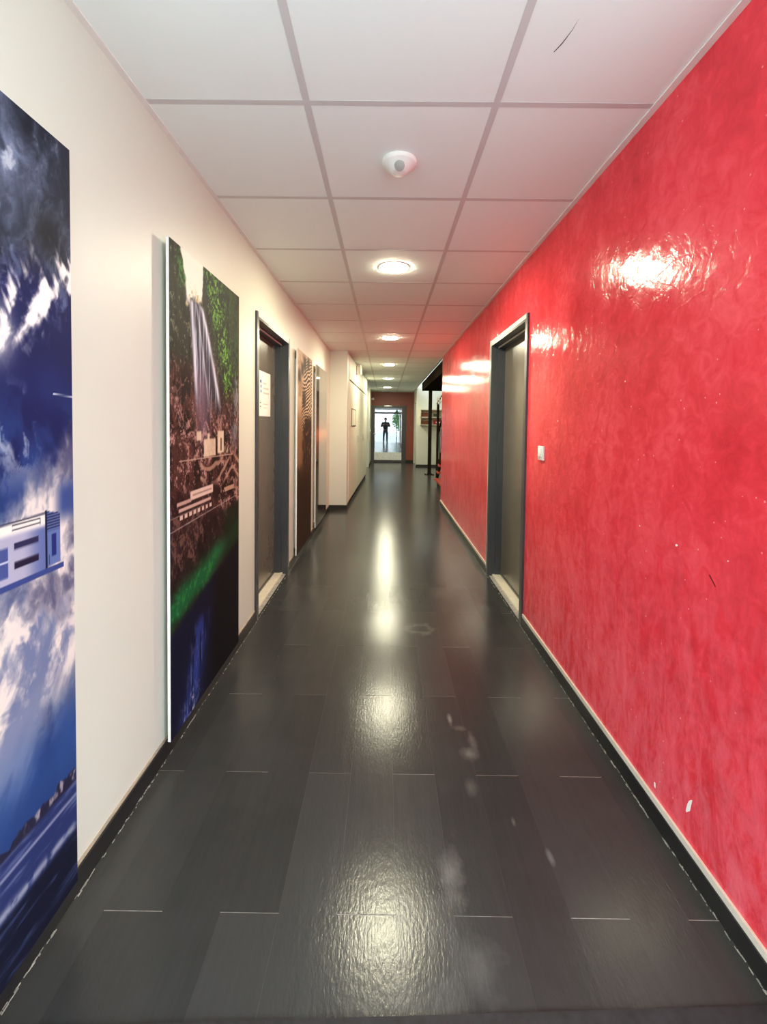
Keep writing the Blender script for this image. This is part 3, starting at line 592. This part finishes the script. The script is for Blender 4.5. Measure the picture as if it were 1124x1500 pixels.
# ------------------------------------------------------------------ closet along the left, further back
CY0, CY1, CX0, CX1 = 7.13, 11.42, -.592, -.478
ang = -math.atan2(CX1 - CX0, CY1 - CY0); L = math.hypot(CX1 - CX0, CY1 - CY0)
cl = thing('closet', (CX0, CY0, 0), 'cream built-in closet with tall doors along the corridor past the pier', 'closet', rot=(0, 0, ang))
MB().box(-.26, -.022, 0, L, .07, H - .005).build('carcass', MT['gap'], cl)
MB().box(-.25, -.03, 0, L, 0, .07).build('plinth', MT['gap'], cl)
ed = [.055, 1.47, 2.78, L - .02]
MB().box(-.022, .004, 0, .05, .07, H - .005).build('end_post', MT['framelight'], cl)
for i in range(3):
    dd = MB().bbox(-.02, 0, ed[i] + .02, ed[i + 1] - .02, .075, 2.040, .003).build('closet_door', MT['closet'], cl)
    MB().bbox(-.02, 0, ed[i] + .012, ed[i + 1] - .012, 2.066, H - .006, .003).build('upper_panel', MT['closet'], cl)
    MB().tube([(.0, ed[i + 1] - .07, .98), (.03, ed[i + 1] - .07, .98), (.03, ed[i + 1] - .07, 1.10), (0, ed[i + 1] - .07, 1.10)], .006).build('handle', MT['alu'], dd, True)
nt = thing('framed_notice', (CX0 + .013, CY0 + .42, 1.30), 'thin framed notice hung on the first cream closet door', 'frame', rot=(0, 0, ang))
MB().box(-.0015, .003, .012, .698, .012, .29).build('sheet', MT['closet'], nt)
for (ya, yb, za, zb) in ((0, .71, 0, .012), (0, .71, .29, .302), (0, .012, .012, .29), (.698, .71, .012, .29)): MB().box(-.0015, .007, ya, yb, za, zb).build('frame_bar', MT['doorgrey'], nt)
em = thing('emergency_light', (-.555, 8.40, 2.275), 'cream emergency light box fixed high above the closet doors', 'emergency light')
MB().bbox(0, .085, -.12, .12, 0, .165, .012).build('housing', MT['white'], em, True)
MB().bbox(.078, .095, -.10, .10, .02, .12, .006).build('lens', MT['sill'], em, True)
s2 = thing('light_switch', (-.505, 14.55, 1.12), 'small white switch on the cream block by the end door', 'light switch')
MB().bbox(0, .012, -.04, .04, -.04, .04, .004).build('plate', MT['white'], s2, True); MB().bbox(.01, .017, -.025, .025, -.028, .028, .003).build('rocker', MT['paper'], s2, True)

# ------------------------------------------------------------------ glazed end door
d3 = link('door_3', None, None, (0, YE, 0)); struct(d3, 'glazed end door with a dark frame in the red-brown wall')
gx0, gx1, gz0, gz1 = -.39, .57, .075, 1.895
MB().box(EDX0, gx0 - .05, -.02, .06, 0, EDZ).build('frame_post', MT['doorframe'], d3); MB().box(gx1 + .05, EDX1, -.02, .06, 0, EDZ).build('frame_post', MT['doorframe'], d3)
MB().box(gx0 - .05, gx1 + .05, -.02, .06, gz1 + .05, EDZ).build('frame_head', MT['doorframe'], d3)
lf = MB().box(gx0 - .05, gx0, -.01, .035, .01, gz1 + .05).box(gx1, gx1 + .05, -.01, .035, .01, gz1 + .05).box(gx0, gx1, -.01, .035, .01, gz0).box(gx0, gx1, -.01, .035, gz1, gz1 + .05).build('leaf', MT['doorframe'], d3)
MB().box(gx0, gx1, .010, .016, gz0, gz1).build('pane', MT['glass'], lf)
fr = simple('pale_mottled', (.80, .82, .80), .5, .4, nscale=26, namp=.3)
MB().box(gx0, gx1, .0085, .0098, gz0, gz0 + .27).build('pane_foot_band', fr, lf)  # pale mottled strip across the foot of the pane
MB().bbox(-.06, .22, -.06, -.01, gz1 + .055, gz1 + .105, .006).build('closer', MT['alu'], lf, True)
MB().tube([(gx0 - .025, -.01, 1.0), (gx0 - .025, -.06, 1.0), (gx0 + .06, -.06, 1.0)], .011).build('handle', MT['alu'], lf, True)
struct(MB().box(-1.6, 2.0, YE + .2, YE + 3.2, -.12, 0).box(-1.6, 2.0, YE + 3.2, YE + 3.3, 0, 2.5).box(-1.7, -1.6, YE + .2, YE + 3.3, 0, 2.5).box(2.0, 2.1, YE + .2, YE + 3.3, 0, 2.5).box(-1.7, 2.1, YE + .2, YE + 3.3, 2.5, 2.6).build('wall_vestibule', MT['gap']), 'unlit vestibule behind the glazed end door')
dt = thing('wall_detector', (-.455, YE, 2.215), 'small white detector high on the red-brown end wall', 'detector')
MB().bbox(-.045, .045, -.05, 0, -.035, .035, .008).build('housing', MT['white'], dt, True); MB().bbox(-.03, .03, -.062, -.045, -.022, .01, .005).build('lens', MT['paper'], dt, True)

# ------------------------------------------------------------------ stair lobby
po = thing('steel_post', (1.19, 11.88, 0), 'dark steel post on a square base plate by the stair', 'post')
MB().box(-.044, .044, -.044, .044, .014, 2.245).build('shaft', MT['steel'], po)
MB().box(-.12, .12, -.12, .12, 0, .014).build('base_plate', MT['steel'], po)
for dx in (-.09, .09):
    for dy in (-.09, .09): MB().tube([(dx, dy, .014), (dx, dy, .03)], .012, 8).build('bolt', MT['alu'], po)
ld = thing('stair_landing', (.972, 7.43, 2.245), 'dark steel landing slab carried by the post beside the ceiling', 'landing')
MB().box(0, 2.02, 0, 4.55, .03, .21).build('deck', MT['steel'], ld); MB().box(-.0, .05, 0, 4.55, 0, .03).build('edge_beam', MT['steel'], ld); MB().box(0.05, 2.02, 4.50, 4.55, 0, .03).build('edge_beam', MT['steel'], ld)
for x in (.10, .33): MB().tube([(x + .05, 4.55, .05), (x + .05, 4.575, .05)], .02, 8).build('bolt', MT['alu'], ld)
st = thing('staircase', (1.12, 10.0, 0), 'dark steel staircase with red treads behind the red wall end', 'staircase')
MB().box(0, 1.1, -1.75, 0, .10, .14).build('bottom_tread', MT['redtread'], st); MB().box(.05, 1.1, -1.7, -.03, 0, .10).build('bottom_riser', MT['gap'], st)
RS, GO = .172, .26
poly = [(-.05, .14), (-.05 - 9 * GO, .14 + 9 * RS), (-.05 - 9 * GO, .14 + 9 * RS + .26), (-.05, .40), (-.0, .30), (-.0, .14)]
MB().prism_yz(poly, .05, .085).build('stringer', MT['steel'], st); MB().prism_yz(poly, 1.06, 1.095).build('stringer', MT['steel'], st)
for k in range(9): MB().box(.03 if k < 2 else .085, 1.06, -.10 - (k + 1) * GO, -.10 - k * GO + .02, .14 + (k + 1) * RS - .04, .14 + (k + 1) * RS).build('tread', MT['redtread'], st)
MB().tube([(.07, -.05, 1.2), (.07, -.05 - 9 * GO, 1.2 + 9 * RS * .62)], .022).build('handrail', MT['steel'], st, True)
for k in range(10):
    y = -.06 - k * GO * .96
    MB().tube([(.07, y, .32 + k * RS * .96), (.07, y, 1.2 + (-(y + .05)) * RS * .62 / GO)], .011, 8).build('baluster', MT['steel'], st, True)
for k in range(4):
    y = .12 - k * .26; z = 1.86 + k * .02
    MB().tube([(.05, y + .045, z + .075), (.05, y - .045, z - .085)], .016, 8).build('guard_slat', MT['edge'], st, True)
MB().tube([(.05, .16, 1.68 + .14), (.05, -.80, 1.95)], .016, 8).build('slat_rail', MT['steel'], st, True)
MB().prism_yz([(-.92, 1.52), (-.98, 1.55), (-1.55, 1.22), (-1.49, 1.16)], .03, .05).build('pale_bracket', MT['edge'], st)
MB().tube([(.06, .02, .14), (.06, .02, 1.85)], .03, 10).build('newel', MT['steel'], st, True)
# shelf unit on the lobby wall with its contents
sh = thing('wall_shelf', (1.08, 14.05, 1.32), 'cream open wall shelf behind the steel post', 'shelf')
for z in (0, .235, .47): MB().box(0, .78, -.24, 0, z, z + .025).build('shelf_board', MT['shelf'], sh)
for x in (0, .755): MB().box(x, x + .025, -.24, 0, .025, .47).build('side_board', MT['shelf'], sh)
MB().box(.025, .755, -.01, 0, .025, .47).build('back_panel', MT['shelf'], sh)
def carton(x, z, w, h, m, label, dots=False, cat='box'):
    c = thing('storage_box', (1.08 + x, 13.83, 1.32 + z), label, cat, 'boxes on the lobby wall shelf')
    MB().bbox(0, w, 0, .19, 0, h * .78, .004).build('body', MT[m], c); MB().bbox(-.004, w + .004, -.004, .194, h * .78, h, .004).build('lid', MT[m], c)
    if dots:
        for dx in (.3, .62): MB().box(w * dx, w * dx + .05, -.004, -.0005, h * .3, h * .62).build('marking', MT['paper'], c)
carton(.04, .26, .20, .13, 'boxbrown', 'brown box on the upper tier of the wall shelf'); carton(.04, .025, .20, .11, 'boxbrown', 'brown box on the lower tier of the wall shelf')
carton(.42, .025, .24, .14, 'boxred', 'red box with white markings on the lower tier of the shelf', True); carton(.42, .26, .16, .10, 'boxgreen', 'dark green box on the upper tier of the wall shelf')

# ------------------------------------------------------------------ the entrance behind, seen mirrored in the glazed door; its wide porch is added
b = MB()
for x in (-2.2, -.85, .80, 2.15): b.box(x, x + .05, YB, YB + .05, 0, H)
for x in (-2.2, 2.15): b.box(x, x + .05, -.35, -.30, 0, H); b.box(x, x + .05, YC - .05, YC, 0, H); b.box(x, x + .05, YB, YC, 2.12, 2.22); b.box(x, x + .05, YB, YC, 0, .08)
b.box(-2.2, 2.2, YB, YB + .05, 2.10, 2.22); b.box(-2.2, 2.2, YB, YB + .05, H - .05, H)
struct(b.build('door_5', MT['doorframe']), 'dark entrance frame behind the photographer, widened into an added open porch for daylight')
b = MB(); b.box(-2.2, XL - WT, YC, YC + .1, 0, H + .1); b.box(XR + WT, 2.2, YC, YC + .1, 0, H + .1)
struct(b.build('wall_added_porch', MT['render_']), 'white wall of the added daylight porch behind the photographer')
struct(MB().box(-30, 30, YB - 40, YB - .2, -.14, -.01).box(-12, -2.2, YB - .2, 3, -.14, -.01).box(2.2, 12, YB - .2, 3, -.14, -.01).build('ground', MT['pave']), 'pale paving outside the entrance')
bd = thing('building', (-9, YB - 16, 0), 'white rendered building across the yard outside the entrance', 'building')
MB().box(-3, 7.6, -3, 0, 0, 6).build('wall', MT['render_'], bd)
for i in range(4):
    for z in (.9, 3.6): MB().box(-2.2 + i * 2.5, -.9 + i * 2.5, -.02, .03, z, z + 1.5).build('window', MT['winpane'], bd)
MB().box(-3.2, 7.8, -3.2, .2, 6, 6.2).build('roof', MT['edge'], bd)
def tree(x, y, h, cr, label, seed):
    rr = random.Random(seed); e = thing('tree', (x, y, -.01), label, 'tree', 'trees outside the entrance')
    MB().tube([(0, 0, 0), (.06, .02, h * .3), (.0, .05, h * .6), (.1, 0, h * .85)], [.16, .13, .09, .03], 10).build('trunk', MT['bark'], e, True)
    lb = MB()
    for _ in range(2600):
        a, bb, c = rr.gauss(0, 1), rr.gauss(0, 1), rr.gauss(0, 1); n = math.sqrt(a * a + bb * bb + c * c); q = rr.random() ** .45
        p = Vector((a / n * cr * q, bb / n * cr * q, h * .66 + c / n * cr * 1.05 * q)); s = rr.uniform(.06, .13)
        d1_ = Vector((rr.uniform(-1, 1), rr.uniform(-1, 1), rr.uniform(-1, 1))).normalized() * s; d2_ = d1_.cross(Vector((rr.uniform(-1, 1), rr.uniform(-1, 1), rr.uniform(-1, 1)))).normalized() * s * .6
        lb.add([p - d1_, p + d2_, p + d1_, p - d2_], [(0, 1, 2, 3)])
    o = lb.build('foliage', MT['leaf'], e); o['kind'] = 'stuff'
tree(1.75, YB - 9, 2.7, 1.15, 'leafy green tree in the yard beside the entrance path', 1); tree(5.6, YB - 12, 5.5, 2.4, 'taller leafy green tree further across the yard', 2)

# photographer (mirrored in the glazed door)
pe = thing('person', (0, -.40, 0), 'person in dark jacket and blue jeans holding up a phone, mirrored in the glazed door', 'person')
def skin_mesh(name, verts, edges, radii, root, mat, parent, sub=2):
    m = bpy.data.meshes.new(name); m.from_pydata(verts, edges, []); o = link(name, m, parent); m.materials.append(mat)
    md = o.modifiers.new('skin', 'SKIN'); md.use_smooth_shade = True
    for i, r in enumerate(radii):
        sv = m.skin_vertices[0].data[i]; sv.radius = r if isinstance(r, tuple) else (r, r); sv.use_root = (i == root)
    sm = o.modifiers.new('sub', 'SUBSURF'); sm.levels = sub; sm.render_levels = sub; return o
V = [(0, 0, .94), (0, 0, 1.10), (0, .0, 1.28), (0, 0, 1.40), (0, .0, 1.49), (0, .02, 1.56), (0, .03, 1.64), (0, .02, 1.70)]
E_ = [(0, 1), (1, 2), (2, 3), (3, 4), (4, 5), (5, 6), (6, 7)]; Rd = [(.155, .11), (.145, .10), (.165, .11), (.15, .09), (.055, .055), (.066, .078), (.076, .094), (.062, .075)]
for s in (-1, 1):
    i = len(V); V += [(s * .10, 0, .86), (s * .115, .0, .50), (s * .12, -.02, .10), (s * .125, .02, .045), (s * .14, .13, .035)]
    E_ += [(0, i), (i, i + 1), (i + 1, i + 2), (i + 2, i + 3), (i + 3, i + 4)]; Rd += [.092, .062, .042, .042, (.045, .03)]
    i = len(V); V += [(s * .19, 0, 1.405), (s * .30, .02, 1.16), (s * .135, .27, 1.285), (s * .088, .345, 1.325)]
    E_ += [(3, i), (i, i + 1), (i + 1, i + 2), (i + 2, i + 3)]; Rd += [.065, .048, .032, .036]
body = skin_mesh('body', V, E_, Rd, 0, MT['skin'], pe)
for s in (-1, 1):
    fv, fe, fr_ = [], [], []
    for k in range(4):
        i = len(fv); z = 1.36 - k * .021; ln = (.9, 1, .95, .8)[k]
        fv += [(s * .082, .345, z), (s * .088, .345 + .035 * ln, z + .004), (s * .082, .345 + .052 * ln, z + .002), (s * .066, .345 + .058 * ln, z)]; fe += [(i, i + 1), (i + 1, i + 2), (i + 2, i + 3)]; fr_ += [.0095, .009, .008, .007]
        o = skin_mesh('finger', fv[-4:], [(0, 1), (1, 2), (2, 3)], fr_[-4:], 0, MT['skin'], body, 1)
    skin_mesh('thumb', [(s * .085, .335, 1.35), (s * .075, .335, 1.378), (s * .055, .345, 1.385)], [(0, 1), (1, 2)], [.011, .010, .008], 0, MT['skin'], body, 1)
MB().lathe([(0, 1.815), (.05, 1.805), (.085, 1.77), (.094, 1.72), (.09, 1.66), (.075, 1.63)], (0, -.012, 0), 24).build('hair', MT['hair'], pe, True)
for s in (-1, 1):
    MB().lathe([(0, .013), (.010, .008), (.013, 0), (.010, -.008), (0, -.013)], (s * .032, .118, 1.665), 12).build('eye', MT['paper'], body, True)
MB().tube([(0, .112, 1.675), (0, .142, 1.632), (0, .118, 1.622)], [.008, .014, .008], 8).build('nose', MT['skin'], body, True)
MB().tube([(-.025, .106, 1.588), (0, .116, 1.586), (.025, .106, 1.588)], .005, 8).build('mouth', MT['boxbrown'], body, True)
JV = [(0, 0, .90), (0, 0, 1.10), (0, 0, 1.28), (0, 0, 1.41), (0, 0, 1.47)]; JE = [(0, 1), (1, 2), (2, 3), (3, 4)]; JR = [(.20, .14), (.19, .13), (.215, .14), (.19, .12), (.08, .08)]
for s in (-1, 1):
    i = len(JV); JV += [(s * .195, 0, 1.41), (s * .305, .02, 1.16), (s * .150, .25, 1.275)]; JE += [(3, i), (i, i + 1), (i + 1, i + 2)]; JR += [.092, .075, .055]
skin_mesh('jacket', JV, JE, JR, 0, MT['jacket'], pe)
TV = [(0, 0, .95), (0, 0, .88)]; TE = [(0, 1)]; TR = [(.165, .12), (.16, .125)]
for s in (-1, 1):
    i = len(TV); TV += [(s * .10, 0, .80), (s * .115, 0, .48), (s * .12, -.02, .085)]; TE += [(1, i), (i, i + 1), (i + 1, i + 2)]; TR += [.102, .078, .062]
skin_mesh('trousers', TV, TE, TR, 0, MT['jeans'], pe)
for s in (-1, 1): MB().bbox(s * .13 - .05, s * .13 + .05, -.09, .19, 0, .085, .025).build('shoe', MT['black'], pe, True)
ph = thing('smartphone', (0, -.022, HC), 'black phone held up by the mirrored person', 'phone')
MB().bbox(-.075, .075, -.004, .004, -.037, .037, .003).build('body', MT['black'], ph, True)
MB().box(-.070, .070, -.0046, -.004, -.033, .033).build('screen', MT['winpane'], ph)
